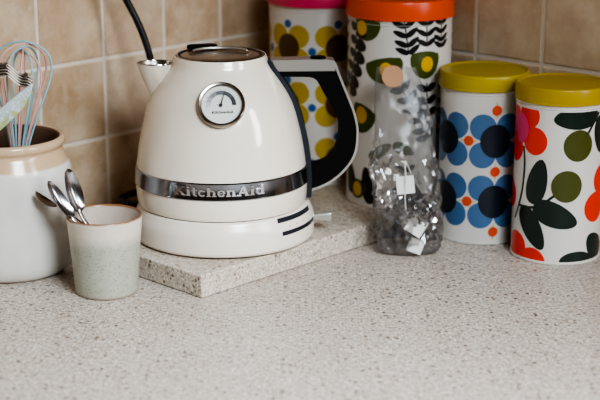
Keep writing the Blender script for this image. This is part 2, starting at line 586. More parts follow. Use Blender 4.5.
    # handle: satin metal outside, black grip inside
    outer = spline([(.131, .1965), (.1345, .187), (.1400, .1735), (.1455, .160), (.1512, .145), (.1548, .131), (.1560, .120), (.1555, .107),
                    (.1535, .096), (.1490, .086), (.1420, .0765), (.1335, .0680), (.124, .0610), (.113, .0555), (.1025, .0520)], 5)
    def offset(pts, d):
        out = []
        for i, p in enumerate(pts):
            a = Vector(pts[max(0, i-1)]); b = Vector(pts[min(len(pts)-1, i+1)])
            t = (b-a).normalized(); nn = Vector((t.y, -t.x))     # to the left when walking down
            out.append((p[0]+nn.x*d, p[1]+nn.y*d))
        return out
    th = offset(outer, .0026)
    if sum(p[0] for p in th) > sum(p[0] for p in outer): th = offset(outer, -.0026)
    h = thing('handle', None, None); h.parent = k
    bm = bmesh.new()
    top = [(.0565, .2040), (.090, .2043), (.118, .2042), (.1275, .2030)]
    poly = top + outer + th[::-1] + [(.1290, .1912), (.100, .1912), (.0600, .1912)]
    add_prism(bm, poly, -.0112, .0112)
    h_ = obj('handle_frame', bm, M['silver'], h, bevel=.0012, angle=35)
    h_['label'] = 'satin metal outer strip of the handle'
    inner = spline([(.0690, .1850), (.085, .1848), (.0985, .1845), (.1060, .1822), (.1112, .1754), (.1160, .1662), (.1217, .1571), (.1273, .1474), (.1325, .1350), (.1340, .1240),
                    (.1330, .1097), (.1273, .0954), (.1179, .0863), (.1023, .0817), (.0985, .0810)], 5)
    bm = bmesh.new()
    g_out = [(.0630, .1918), (.100, .1918), (.1295, .1918)] + th[2:] + [(.0985, .0520)]
    g_in = inner[::-1]
    add_prism(bm, g_out + g_in, -.0105, .0105)
    gp = obj('handle_grip', bm, M['black'], h, bevel=.0025, seg=3, angle=35)
    gp['label'] = 'black inner grip of the handle'
    bm = bmesh.new(); add_lathe(bm, [(0, .2030), (.0085, .2030), (.0088, .2052), (.0076, .2062), (0, .2064)], 32)
    for v in bm.verts: v.co.x = v.co.x*1.05 + .110
    obj('handle_button', bm, M['black'], h)
    # base
    ox = .0022
    bm = bmesh.new()
    bp = [(0, .0015), (.0985, .0015), (.1015, .0022), (.1030, .0042), (.1035, .0070), (.1035, .0230), (.1028, .0270), (.1008, .0325), (.0990, .0360), (.0982, .0385), (.0968, .0402), (.09, .0404), (0, .0404)]
    add_lathe(bm, bp, 128, cx=ox)
    base = obj('base', bm, M['cream_base'], k, angle=50)
    bm = bmesh.new(); add_lathe(bm, [(0, 0), (.096, 0), (.096, .002), (0, .002)], 96, cx=ox)
    obj('base_foot', bm, M['darkgap'], base)  # dark rubber foot, its black also painting the shadow line under the base
    bz = sorted((z, r) for r, z in bp[3:10])
    def base_r(z):
        if z <= bz[0][0]: return bz[0][1]
        for (z0, r0), (z1, r1) in zip(bz, bz[1:]):
            if z <= z1: return r0+(r1-r0)*(z-z0)/max(1e-6, z1-z0)
        return bz[-1][1]
    def strip(zc, a0, a1, hh, name, m):
        b2 = bmesh.new()
        s0, s1 = R(a0)*.1038, R(a1)*.1038
        poly = [(s0+hh*(1-math.cos(R(t))) , zc+hh*math.sin(R(t))) for t in (-90, -60, -30, 0, 30, 60, 90)]
        poly = [(s0, zc-hh), (s1, zc-hh), (s1, zc+hh), (s0, zc+hh)]
        add_decal(b2, poly, lambda z: base_r(z)+.0005, 0, 0, step=.003, zstep=.0008, ref=.1038)
        for v in b2.verts: v.co.x += ox
        return obj(name, b2, m, base, angle=60)
    strip(.0372, 36, 75, .0026, 'panel_strip', M['strip'])
    strip(.0226, 38, 79, .0024, 'panel_strip', M['strip'])
    b2 = bmesh.new()
    for a in (45, 52, 59, 66, 73):
        add_decal(b2, ellipse(R(a)*.1038, .0290, .0014, .0012, 0, 12), lambda z: base_r(z)+.0005, 0, 0, ref=.1038)
    for v in b2.verts: v.co.x += ox
    obj('indicator_dots', b2, M['dots'], base, smooth=False)
    bm = bmesh.new()
    for x, hz, hy in ((.102, .0026, .0050), (.110, .0030, .0055), (.122, .0040, .0062), (.1255, .0038, .0062)):
        pass
    secs = [(.101, .0034, .0045), (.110, .0038, .0050), (.121, .0052, .0060), (.1265, .0054, .0062)]
    rs = []
    for x, hz, hy in secs:
        rs.append([bm.verts.new((x, y, .0185+z)) for y, z in ((-hy, -hz), (hy, -hz), (hy, hz), (-hy, hz))])
    for a, b in zip(rs, rs[1:]):
        for i in range(4): bm.faces.new((a[i], a[(i+1) % 4], b[(i+1) % 4], b[i]))
    bm.faces.new(rs[0][::-1]); bm.faces.new(rs[-1])
    obj('switch_lever', bm, M['silver'], k, bevel=.0014, seg=3)
    return k
M['letter'] = mat('letter_steel', 'cfcfd1', .2, 1)
build_kettle()

# ------------------------------------------------------------------ power cord (comes down the wall behind the kettle)
bm = bmesh.new()
add_tube(bm, spline([(-.262, 1.745, .40), (-.230, 1.75, .335), (-.2060, 1.757, .280), (-.1945, 1.757, .256), (-.1855, 1.757, .232), (-.1795, 1.757, .208),
                     (-.172, 1.758, .16), (-.172, 1.765, .10), (-.186, 1.780, .055), (-.200, 1.790, .0365),
                     (-.214, 1.780, .0340), (-.221, 1.765, .0335), (-.214, 1.745, .0335), (-.196, 1.735, .0335), (-.172, 1.745, .0335), (-.150, 1.750, .0335)], 8), .0042, 12)
o = obj('power_cord', bm, M['rubber'])
tag(o, 'black power cord hanging down behind the kettle spout and curling beside the tiled wall', 'cord')

# ------------------------------------------------------------------ storage tins
def tin_body(bm, r, h, lip=.0006):
    add_lathe(bm, [(0, .0008), (r-.002, .0008), (r-.0006, 0), (r+.0006, .0003), (r+.0009, .0014), (r+.0004, .0026), (r, .0034),
                   (r, h-.008), (r-.0003, h-.0072), (r+.0004, h-.006), (r-.0003, h-.0048), (r, h-.004), (r, h), (r-.002, h+.001), (0, h+.001)], 112)

def tin_lid(parent, r, z0, hgt, material, name='lid'):
    bm = bmesh.new()
    add_lathe(bm, [(0, z0+.004), (r-.0025, z0+.0005), (r-.0012, z0), (r+.0004, z0+.0004), (r+.0004, z0+.0016), (r-.0002, z0+.0024),
                   (r-.0002, z0+hgt-.0028), (r-.0008, z0+hgt-.0010), (r-.0022, z0+hgt), (r-.0040, z0+hgt-.0004), (r-.0055, z0+hgt-.0016),
                   (r*.6, z0+hgt-.0012), (0, z0+hgt-.0010)], 112)
    return obj(name, bm, material, parent, angle=35)

MT = dict(
    blue=mat('print_blue', '4a6e96', .3), navy=mat('print_navy', '16202e', .3), orange=mat('print_orange', 'd9532c', .3), gold=mat('print_gold', 'cfba8a', .35),
    red=mat('print_red', 'e0341c', .3), pink=mat('print_pink', 'd84c78', .3), green=mat('print_dark_green', '182721', .3), olive=mat('print_olive', '4c4f1e', .3),
    moss=mat('print_moss', '47521f', .3), yellow=mat('print_yellow', 'd6a81a', .3), ink=mat('print_black', '15171a', .3),
    mustard=mat('print_mustard', 'b89a1c', .3), brown=mat('print_brown', '4e3414', .3), dotblue=mat('print_dot_blue', '2f6299', .3),
    grey=mat('print_grey', '45484a', .3))
def lid_mat(name, c, rough=.33):
    m = mat(name, c, rough); return m
LID = dict(yellow=lid_mat('lid_mustard', 'ad971b'), yellow2=lid_mat('lid_ochre', 'ad911d'), pink=lid_mat('lid_pink', 'cf3f62'), orange=lid_mat('lid_orange', 'e2501a'))

# blue-flower tin
def tin_blue():
    t = thing('storage_tin', 'white storage tin with blue four-petal flowers and a mustard-yellow lid', 'storage tin', (.2186, 1.7295, .0002), 0, 'patterned storage tins')
    r = .0512; h = .186
    bm = bmesh.new(); tin_body(bm, r, h)
    rf = lambda z: r
    P = 2*PI*r/5; Q = .0733
    mats = [M['white_tin'], MT['blue'], MT['navy'], MT['orange'], MT['gold']]
    zlo, zhi = .004, h-.009
    for i in range(5):
        for j in (0, 1, 2):
            cs, cz = .0100 + P*(i-2), .0528 + Q*j
            if cz > h-.03: 
                continue
            for sx in (-1, 1):
                for sz in (-1, 1):
                    add_decal(bm, ellipse(cs+sx*.0156, cz+sz*.0166, .0158, .0158), rf, 1 + (sx > 0)*.3, 1, zlo, zhi)
            add_decal(bm, ellipse(cs, cz, .0188, .0200), rf, 3, 2, zlo, zhi)
        for j in (0, 1):
            cz = .0528+Q*j
            for e in (-1, 1):
                add_decal(bm, leaf(cs+P/2, cz, cs+P/2+e*.0110, cz, .0016), rf, 2.0, 4, zlo, zhi)
            add_decal(bm, ellipse(cs+P/2, cz, .0060), rf, 4, 3, zlo, zhi)
        for j in (0, 1, 2) if i % 2 == 0 else ():
            cz = .0528+Q*(j-.5)
            for e in (-1, 1):
                add_decal(bm, leaf(cs, cz, cs, cz+e*.0105, .0016), rf, 2.0, 4, zlo, zhi)
            add_decal(bm, ellipse(cs, cz, .0060), rf, 4, 3, zlo, zhi)
    obj('tin_body', bm, mats, t, angle=40)
    tin_lid(t, .0537, .1840, .0188, LID['yellow'])
    return t
tin_blue()

def tin_red():
    t = thing('storage_tin', 'white storage tin with red flowers, dark green leaves and a mustard-yellow lid', 'storage tin', (.2978, 1.6523, .0002), 0, 'patterned storage tins')
    r = .0512; h = .186
    bm = bmesh.new(); tin_body(bm, r, h)
    rf = lambda z: r
    mats = [M['white_tin'], MT['red'], MT['pink'], MT['green'], MT['olive']]
    zlo, zhi = .0035, h-.0085
    def unit(o):
        D = lambda poly, L, m_: add_decal(bm, [(s+o, z) for s, z in poly], rf, L, m_, zlo, zhi)
        # red flower upper left with pink heart
        for s, z, q in ((-.0405, .1418, .0158), (-.0500, .1700, .0150), (-.0745, .1300, .0170), (-.0800, .1640, .0165)):
            D(ellipse(s, z, q, q*1.02), 1 + s, 1)
        D(ellipse(-.0625, .1540, .0135, .0180, 0), 3, 2)
        # long stem and branch
        for q in stroke([(-.0560, .133), (-.0535, .112), (-.0560, .082), (-.0625, .060), (-.0690, .046)], .0028): D(q, 2, 3)
        for q in stroke([(-.0600, .0635), (-.044, .0640), (-.030, .0690), (-.0150, .0810)], .0030): D(q, 2, 3)
        D(leaf(-.0405, .0690, -.0300, .1220, .0128), 2.4, 3)
        D(leaf(-.0380, .0680, .0130, .0480, .0145), 2.6, 3)
        D(leaf(-.0545, .0640, -.0255, .0170, .0130), 2.8, 3)
        D(ellipse(-.0008, .0924, .0178, .0185), 2.2, 4)
        D(ellipse(.0108, .1392, .0175, .0182), 2.2, 4)
        # top dark leaf and stems
        D(leaf(.0350, .1745, -.0185, .1685, .0142), 2.4, 3)
        for q in stroke([(.0370, .1750), (.0290, .1640), (.0195, .1490)], .0030): D(q, 2, 3)
        D(leaf(.0420, .172, .0440, .128, .0120), 2.5, 3)
        # right red flower
        for s, z, q in ((.0400, .0650, .0180), (.0540, .0960, .0195), (.0750, .0720, .0170)):
            D(ellipse(s, z, q), 1 + s, 1)
        D(ellipse(.0640, .0790, .0110, .0140), 3, 2)
        # bottom row
        for s, z, q in ((-.0380, .0010, .0165), (-.0640, .0150, .0170)):
            D(ellipse(s, z, q), 1.1 + s, 1)
        D(ellipse(.0148, .0040, .0205, .0115, 0), 2.3, 3)
        D(leaf(.0560, .0030, .0300, .0330, .0145), 2.5, 3)
    unit(.0022); unit(PI*r+.0022)
    obj('tin_body', bm, mats, t, angle=40)
    tin_lid(t, .0530, .1840, .0188, LID['yellow2'])
tin_red()

def tin_tulip():
    t = thing('storage_tin', 'tall white storage tin with black leaf sprays, olive tulips and an orange lid', 'storage tin', (.1222, 1.803, .0262), 0, 'patterned storage tins')
    r = .0640; h = .2318
    bm = bmesh.new(); tin_body(bm, r, h)
    rf = lambda z: r
    mats = [M['white_tin'], MT['moss'], MT['yellow'], MT['ink'], MT['grey']]
    zlo, zhi = .004, h-.0005
    def tulip(D, s, z, w, hgt, rot=0, ys=0, yz=-.008, yr=.0082):
        pts = []
        for k in range(25):
            a = PI + PI*k/24
            pts.append((w*math.cos(a), hgt*math.sin(a)))
        pts += [(w*.93, hgt*.22), (w*.4, hgt*.34), (0, hgt*.36), (-w*.4, hgt*.34), (-w*.93, hgt*.22)]
        c, q = math.cos(R(rot)), math.sin(R(rot))
        D([(s+x*c-y*q, z+x*q+y*c) for x, y in pts], 2, 1)
        D(ellipse(s+ys, z+yz, yr, yr*1.12), 3, 2)
    def spray(D, s0, z0, s1, z1, n, size, m_=3, side=(1, -1), curve=0, lift=.45, fat=.27):
        d = Vector((s1-s0, z1-z0)); L = d.length; d /= L; p = Vector((-d.y, d.x))
        mid = Vector((s0, z0)) + d*L*.5 + p*curve
        pts = spline([(s0, z0), tuple(mid), (s1, z1)], 6)
        for q in stroke([(s0, z0), tuple(mid), (s1, z1)], .0016): D(q, 1.5, m_)
        for k in range(n):
            c = Vector(pts[int((k+.3)/n*(len(pts)-1))])
            for e in side:
                tip = c + p*e*size*.9 + d*size*lift
                D(leaf(c.x, c.y, tip.x, tip.y, size*fat), 2.2, m_)
    def unit(o):
        D = lambda poly, L, m_: add_decal(bm, [(s+o, z) for s, z in poly], rf, L, m_, zlo, zhi)
        tulip(D, -.0470, .2250, .0195, .0195, 0, -.0075, -.0045)
        tulip(D, -.0235, .1785, .0240, .0225, 12, .0035, -.0060)
        tulip(D, .0290, .1860, .0200, .0245, -3, .0020, -.0070)
        tulip(D, -.0500, .1170, .0190, .0260, -20, -.004, -.003, .0095)
        spray(D, -.0800, .1450, -.0640, .2300, 6, .0200, 3, (-1,), -.006, -.2, .40)
        spray(D, -.0830, .1450, -.0640, .2300, 6, .0150, 3, (1,), -.006, .2, .36)
        spray(D, .1010, .1450, .1010, .2300, 6, .0150, 3, (1, -1), 0, .4, .27)
        spray(D, .0070, .1925, .0010, .2330, 4, .0165, 3, (1, -1), 0, .55, .21)
        spray(D, .0300, .2000, .0290, .2330, 3, .0150, 3, (1, -1), 0, .55, .21)
        spray(D, .0530, .1980, .0520, .2330, 4, .0140, 3, (1, -1), 0, .55, .21)
        spray(D, .0330, .0880, -.0060, .1560, 6, .0150, 4, (1, -1), -.004, .5, .3)
        spray(D, .0330, .1150, .0310, .1560, 3, .0150, 3, (1, -1), 0, .5, .3)
        spray(D, .0600, .0900, .0600, .1560, 5, .0135, 3, (1, -1), 0)
        tulip(D, -.0600, .0260, .0150, .0180, 0, 0, -.006)
        D(leaf(-.072, .012, -.078, .052, .011), 2, 3)
        D(leaf(-.038, .004, -.046, .050, .010), 2, 3)
        D(leaf(-.040, .062, -.012, .082, .007), 2, 1)
        D(leaf(-.010, .082, .016, .070, .007), 2, 1)
        spray(D, .0050, .0100, .0050, .0600, 4, .0140, 4, (1, -1), 0)
    unit(0); unit(PI*r)
    obj('tin_body', bm, mats, t, angle=40)
    tin_lid(t, .0662, .2310, .0230, LID['orange'])
tin_tulip()

def tin_yellow():
    t = thing('storage_tin', 'tall storage tin with mustard flowers and a pink lid, behind the kettle handle', 'storage tin', (.0238, 1.913, .0262), 0, 'patterned storage tins')
    r = .0640; h = .2312
    bm = bmesh.new(); tin_body(bm, r, h)
    rf = lambda z: r
    mats = [M['white_tin'], MT['mustard'], MT['brown'], MT['dotblue']]
    P = 2*PI*r/6; Q = .0722
    zlo, zhi = .004, h-.009
    for i in range(6):
        cs = -.0420 + P*(i-2)
        for j in range(3):
            cz = .0350 + Q*j
            for sx in (-1, 1):
                for sz in (-1, 1):
                    add_decal(bm, ellipse(cs+sx*.0152, cz+sz*.0145, .0146), rf, 1+.3*(sx > 0), 1, zlo, zhi)
            add_decal(bm, ellipse(cs, cz, .0165, .0175), rf, 3, 2, zlo, zhi)
            add_decal(bm, ellipse(cs+P/2, cz-.004, .0052), rf, 3, 3, zlo, zhi)
            add_decal(bm, ellipse(cs, cz+Q/2-.006, .0052), rf, 4, 3, zlo, zhi)
    obj('tin_body', bm, mats, t, angle=40)
    tin_lid(t, .0662, .2303, .0230, LID['pink'])
tin_yellow()

# ------------------------------------------------------------------ utensil crock
def crock_mat():
    m = mat('crock_glaze', rough=.2); g = N(m); co = g.coord(); z = g.sep(co)[2]
    n = g.noise(co, 30, 3)
    zz = g.math('ADD', z, g.math('MULTIPLY', g.math('SUBTRACT', n, .5), .0012))
    tan = g.mix(n, 'c0a080', 'ceb394')
    wh = g.mix(n, 'd0cbc3', 'd9d5ce')
    c = g.mix(g.ramp(g.math('MULTIPLY', zz, 5), [(.612, 0.0), (.620, 1.0)]), wh, tan)
    c = g.mix(g.ramp(g.math('MULTIPLY', zz, 5), [(.0, 1.0), (.02, 0.0)]), c, 'b09a80')
    g.color(c); return m
M['crock'] = crock_mat()
M['crock_in'] = mat('crock_inside', '6b5140', .5)
def build_crock():
    bm = bmesh.new()
    out = [(0, 0), (.0570, 0), (.0605, .0020), (.0645, .0070), (.0675, .0150), (.0690, .028), (.0696, .05), (.0696, .105), (.0694, .114), (.0684, .119),
           (.0660, .1252), (.0632, .1308), (.0612, .1350), (.0602, .1375), (.0604, .1395), (.0620, .1410), (.0634, .1430), (.0638, .1456), (.0633, .1484), (.0618, .1504), (.0596, .1510), (.0576, .1500)]
    inn = [(.0565, .1470), (.0560, .138), (.0600, .123), (.0630, .11), (.0630, .03), (.058, .010), (0, .008)]
    add_lathe(bm, out+inn, 96, matf=lambda i: 0 if i < len(out)-1 else 1)
    o = obj('utensil_crock', bm, [M['crock'], M['crock_in']], angle=60)
    o.location = (-.3243, 1.5945, .0002); o.scale = (1, 1, 1.018)
    tag(o, 'round stoneware crock with tan glazed shoulder and white body, holding the whisk', 'utensil crock')
build_crock()

# ------------------------------------------------------------------ whisk in the crock
MW = dict(blue=mat('silicone_blue', '93c2cb', .4), pink=mat('silicone_pink', 'dcaaa4', .4))
def build_whisk():
    A = Vector((-.3165, 1.600, .095)); B = Vector((-.3015, 1.604, .2570))
    ax = (B-A); L = ax.length; ax.normalize()
    w = thing('balloon_whisk', 'balloon whisk with pink and pale blue wire loops standing in the crock', 'whisk', A)
    e1 = (Vector((1, 0, 0)) - ax*ax.x).normalized(); e2 = ax.cross(e1)
    prof = [(0, .003), (.18, .006), (.40, .0125), (.60, .0200), (.76, .0258), (.86, .0262), (.93, .0220), (.98, .0120), (1.0, 0)]
    prof = spline(prof, 6)
    for k, (az, colr, sc, hh) in enumerate(((5, 'blue', 1.17, 1.0), (35, 'pink', 1.06, .985), (62, 'blue', 1.0, .965), (95, 'pink', .98, .95), (125, 'blue', .90, .94), (155, 'pink', .92, .925))):
        d = e1*math.cos(R(az)) + e2*math.sin(R(az))
        pts = [ax*(L*hh*t) + d*(r*sc) for t, r in prof] + [ax*(L*hh*t) - d*(r*sc) for t, r in prof[-2::-1]]
        bm = bmesh.new(); add_tube(bm, pts, .00112, 8)
        o = obj('wire_loop', bm, MW[colr], w); o['label'] = ('pale blue' if colr == 'blue' else 'pink') + ' wire loop'
    bm = bmesh.new()
    add_tube(bm, [ax*.004, -ax*.005, -ax*.03, -ax*.075, -ax*.080], [.004, .0062, .0058, .0062, .004], 16)
    obj('handle', bm, M['steel'], w)
build_whisk()

# ribbed metal utensil
def build_ribbed():
    Y = 1.566
    w = thing('potato_masher', 'dark metal utensil with a wavy ribbed head sticking out of the crock', 'masher', (-.338, Y, .030))
    base = Vector((-.338, Y, .030))
    path = spline([(-.352, .2400), (-.3432, .2395), (-.3304, .2365), (-.3222, .2330), (-.3137, .2300), (-.3053, .2262), (-.297, .2200), (-.2880, .2160)], 6)
    bm = bmesh.new()
    nr = 5
    for i in range(nr):
        f = (i-(nr-1)/2)
        pts = []
        for q, (x, z) in enumerate(path):
            t = q/(len(path)-1)
            wv = .0019*math.sin((x+.3430)/.0225*2*PI)
            pts.append(Vector((x, Y + f*.0006, z + f*.0030 + wv)) - base)
        add_tube(bm, pts, [.0010]*len(pts), 8)
    poly = []
    # thin backing plate
    wv = lambda x: .0019*math.sin((x+.3430)/.0225*2*PI)
    up = [(x, z+.0073+wv(x)) for x, z in path]; dn = [(x, z-.0073+wv(x)) for x, z in path]
    pl = [(x-base.x, z-base.z) for x, z in up + dn[::-1]]
    add_prism(bm, pl, .0010, .0022, 1)
    obj('head', bm, [M['ribsteel'], M['ribdark']], w, angle=40)
    for x, z in ((-.3170, .2375), (-.2945, .2270)):
        b2 = bmesh.new()
        Mx = Matrix.Translation(Vector((x, Y-.0008, z))-base) @ Matrix.Rotation(PI/2, 4, 'X')
        add_lathe(b2, [(0, -.0024), (.0022, -.0024), (.0030, 0), (.0022, .0024), (0, .0024)], 20)
        bmesh.ops.transform(b2, matrix=Mx, verts=b2.verts)
        obj('rivet', b2, M['steel'], w)
    bm = bmesh.new()
    add_tube(bm, [Vector(p)-base for p in spline([(-.350, Y+.004, .2380), (-.3565, Y+.004, .215), (-.352, 1.588, .160), (-.340, 1.606, .10), (-.328, 1.616, .032)], 6)], .0040, 10)
    obj('handle', bm, M['ribdark'], w)
M['ribsteel'] = mat('ribbed_steel', 'b3a598', .35, .8)
M['ribdark'] = mat('ribbed_dark', '1f1a17', .45, .5)
build_ribbed()

# patterned spatula
def spat_mat():
    m = mat('patterned_silicone', rough=.45); g = N(m); co = g.coord()
    x = g.sep(co)
    base = g.mix(g.noise(co, 60, 2), 'bfd0d6', 'd2dedf')
    d = g.vor(co, 260); base = g.mix(g.ramp(d, [(.30, 1.0), (.38, 0.0)]), base, 'eef2f2')
    n = g.noise(co, 85, 3)
    low = g.ramp(g.math('MULTIPLY', g.math('ADD', x[1], .010), 50), [(.15, 1.0), (.45, 0.0)])
    k = g.math('MULTIPLY', g.ramp(n, [(.44, 0.0), (.52, 1.0)]), low)
    base = g.mix(k, base, g.mix(g.noise(co, 40, 1), 'dcd489', 'a9c48a'))
    g.color(base); return m
M['spat'] = spat_mat()
def build_spatula():
    Y = 1.550
    # blade in its own plane: local x along the blade (towards the tip), local y across, local z thickness
    tip = Vector((-.2846, Y, .2197)); end = Vector((-.3470, Y+.012, .1580))
    ax = (tip-end).normalized()
    w = thing('spatula', 'pale blue patterned spatula blade slanting up out of the crock at the left edge', 'spatula', end)
    nrm = Vector((.12, -1, .25)); nrm = (nrm - ax*nrm.dot(ax)).normalized(); side = nrm.cross(ax)
    w.matrix_world = Matrix.Translation(end) @ Matrix((ax, side, nrm)).transposed().to_4x4()
    L = (tip-end).length
    poly = [(-.004, -.0050), (.010, -.0085), (.030, -.0105), (.062, -.0105), (.072, -.0080), (.082, -.0040), (L-.001, -.0008), (L, .0004), (L-.002, .0016), (.070, .0042), (.045, .0062), (.020, .0070), (.006, .0060), (-.004, .0040)]
    bm = bmesh.new()
    a = [bm.verts.new((x, y, -.0016)) for x, y in poly]; b = [bm.verts.new((x, y, .0016)) for x, y in poly]
    bm.faces.new(a[::-1]); bm.faces.new(b)
    n = len(poly)
    for i in range(n): bm.faces.new((a[i], a[(i+1) % n], b[(i+1) % n], b[i]))
    obj('blade', bm, M['spat'], w, bevel=.0010, seg=2)
    bm = bmesh.new(); 
    inv = w.matrix_world.inverted()
    add_tube(bm, [inv @ Vector(p) for p in spline([tuple(end + ax*.006), tuple(end - ax*.008), (-.3540, Y+.026, .130), (-.3560, 1.580, .085), (-.354, 1.582, .03)], 6)], .0034, 10)
    obj('handle', bm, M['steel'], w)
build_spatula()

# ------------------------------------------------------------------ cup with teaspoons
def cup_mat():
    m = mat('cup_glaze', rough=.3); g = N(m); co = g.coord(); z = g.sep(co)[2]
    n = g.noise(co, 45, 4)
    zz = g.math('ADD', z, g.math('MULTIPLY', g.math('SUBTRACT', n, .5), .012))
    gr = g.mix(g.noise(co, 120, 4), '999a8b', 'b2af9f')
    d = g.vor(co, 420); c1 = g.sep(g.vor(co, 420, 'Color'))
    sp = g.math('MULTIPLY', g.math('GREATER_THAN', c1[0], .55), g.ramp(d, [(.25, 1.0), (.42, 0.0)]))
    gr = g.mix(g.math('MULTIPLY', sp, .55), gr, '6c7468')
    wh = g.mix(n, 'cbbfb0', 'd5cabc')
    c = g.mix(g.ramp(g.math('MULTIPLY', zz, 8), [(.44, 0.0), (.56, 1.0)]), gr, wh)
    c = g.mix(g.ramp(g.math('MULTIPLY', g.math('ADD', z, g.math('MULTIPLY', g.math('SUBTRACT', n, .5), .002)), 8), [(.668, 0.0), (.684, 1.0)]), c, '8c6340')
    c = g.mix(g.ramp(g.math('MULTIPLY', z, 8), [(.012, .7), (.03, 0.0)]), c, 'a8977f')
    g.color(c); g.bump(g.noise(co, 160, 3), .15, .001)
    return m
M['cup'] = cup_mat()
def cup_in():
    m = mat('cup_inside', rough=.3); g = N(m); co = g.coord(); z = g.sep(co)[2]
    n = g.noise(co, 70, 4)
    c = g.mix(n, 'b3a294', 'cdbfb2')
    c = g.mix(g.ramp(g.math('MULTIPLY', z, 8), [(.664, 0.0), (.680, 1.0)]), c, '8c6340')
    g.color(c); return m
M['cup_in'] = cup_in()
CUP = Vector((-.2087, 1.5140, .0002))
bm = bmesh.new()
outp = [(0, .0006), (.0300, .0006), (.0318, 0), (.0330, .0008), (.0337, .0035), (.0349, .018), (.0366, .041), (.0385, .064), (.0398, .079), (.0404, .0840), (.0402, .0856), (.0393, .0863)]
inp = [(.0382, .0856), (.0378, .083), (.0352, .055), (.0325, .022), (.030, .008), (.024, .0052), (0, .005)]
add_lathe(bm, outp+inp, 80, matf=lambda i: 0 if i < len(outp)-1 else 1)
o = obj('cup', bm, [M['cup'], M['cup_in']], angle=60); o.location = CUP
tag(o, 'small handleless speckled stoneware cup with brown rim, holding teaspoons', 'cup')

M['spoon'] = mat('spoon_steel', 'b4b2b4', .2, 1)
M['spoon_dark'] = mat('spoon_brown_reflection', '7a6558', .3, 1)  # brown stands in for a dark reflection on the steel
def build_spoon(label, tip, neck, end, face, width, m):
    """teaspoon from its bowl tip to its handle end; face: direction the hollow looks"""
    tip, neck, end = Vector(tip), Vector(neck), Vector(end)
    ax = (tip-neck).normalized(); L = (tip-neck).length
    f = Vector(face); f = (f - ax*f.dot(ax)).normalized(); s = ax.cross(f)
    w = thing('teaspoon', label, 'teaspoon', end, 0, 'teaspoons in the cup')
    bm = bmesh.new(); nu, nv = 18, 12
    def P(i, j, off):
        t = i/nu; v = -1 + 2*j/nv
        hw = width/2*math.sqrt(max(0, 1-(2*(t**.85)-1)**2))
        dep = .0062*(math.sin(PI*t)**.7)*(1-v*v)
        return neck + ax*(L*t) + s*(hw*v) - f*(dep+off) - end
    top = [[bm.verts.new(P(i, j, 0)) for j in range(nv+1)] for i in range(nu+1)]
    bot = [[bm.verts.new(P(i, j, .0009)) for j in range(nv+1)] for i in range(nu+1)]
    for g, fl in ((top, 0), (bot, 1)):
        for i in range(nu):
            for j in range(nv):
                q = (g[i][j], g[i+1][j], g[i+1][j+1], g[i][j+1])
                bm.faces.new(q[::-1] if fl else q)
    for i in range(nu):
        for j in (0, nv): bm.faces.new((top[i][j], top[i+1][j], bot[i+1][j], bot[i][j]))
    bmesh.ops.remove_doubles(bm, verts=bm.verts, dist=1e-6)
    obj('bowl', bm, m, w, angle=60)
    bm = bmesh.new()
    pts = spline([tuple(neck + ax*.004 - f*.0006 - end), tuple(neck - ax*.006 - end), tuple((neck*.45+end*.55) - end), (0, 0, 0)], 6)
    n = len(pts); rings = []
    for q, p in enumerate(pts):
        t = q/(n-1); p = Vector(p)
        hw = .0021 + .0024*t; hh = .0011
        rings.append([bm.verts.new(p + s*(hw*math.cos(a)) + f*(hh*math.sin(a))) for a in [2*PI*k/10 for k in range(10)]])
    for a, b in zip(rings, rings[1:]):
        for k in range(10): bm.faces.new((a[k], a[(k+1) % 10], b[(k+1) % 10], b[k]))
    bm.faces.new(rings[0][::-1]); bm.faces.new(rings[-1])
    obj('handle', bm, m, w, angle=60)
build_spoon('polished teaspoon standing highest in the speckled cup, nearest the kettle',
            (-.2469, 1.522, .1345), (-.2338, 1.518, .0870), (-.1905, 1.520, .0095), (.75, -.62, .1), .0205, M['spoon'])
build_spoon('polished teaspoon leaning left over the cup rim in front of the others',
            (-.2660, 1.509, .1245), (-.2396, 1.505, .0840), (-.1960, 1.503, .0105), (.72, -.35, .55), .0190, M['spoon'])
build_spoon('dark teaspoon leaning furthest left towards the crock, behind the polished one',
            (-.2830, 1.527, .1080), (-.2585, 1.520, .0940), (-.1790, 1.522, .0310), (.2, .5, .9), .0150, M['spoon_dark'])

# ------------------------------------------------------------------ clear bag of tea bags
def film_mat(name, tint, k, base, haze, rough):
    m = bpy.data.materials.new(name); m.use_nodes = True
    g = N(m); nt = g.nt; nt.nodes.remove(nt.nodes['Principled BSDF'])
    out = nt.nodes['Material Output']
    tr = g.n('ShaderNodeBsdfTransparent'); tr.inputs[0].default_value = tint
    gl = g.n('ShaderNodeBsdfGlossy'); gl.inputs['Roughness'].default_value = rough; gl.inputs[0].default_value = (.95, .95, .97, 1)
    df = g.n('ShaderNodeBsdfDiffuse'); df.inputs[0].default_value = (.55, .53, .51, 1)
    fr = g.n('ShaderNodeFresnel'); fr.inputs['IOR'].default_value = 1.55
    fac = g.math('ADD', g.math('MULTIPLY', fr.outputs[0], k), base, True)
    m1 = g.n('ShaderNodeMixShader'); m1.inputs[0].default_value = haze; g.l(tr.outputs[0], m1.inputs[1]); g.l(df.outputs[0], m1.inputs[2])
    m2 = g.n('ShaderNodeMixShader'); g.l(fac, m2.inputs[0]); g.l(m1.outputs[0], m2.inputs[1]); g.l(gl.outputs[0], m2.inputs[2])
    g.l(m2.outputs[0], out.inputs['Surface'])
    return m
M['film'] = film_mat('clear_film', (.77, .75, .73, 1), .62, .016, .075, .10)
M['film_top'] = film_mat('slack_film', (.80, .785, .77, 1), .22, .004, .10, .2)
M['film_glint'] = film_mat('glint_film', (.58, .56, .55, 1), 1.3, .12, .06, .12)
M['sticker'] = mat('peach_sticker', 'b98a66', .5)
M['tag'] = mat('tag_paper', 'd9d6d2', .7)
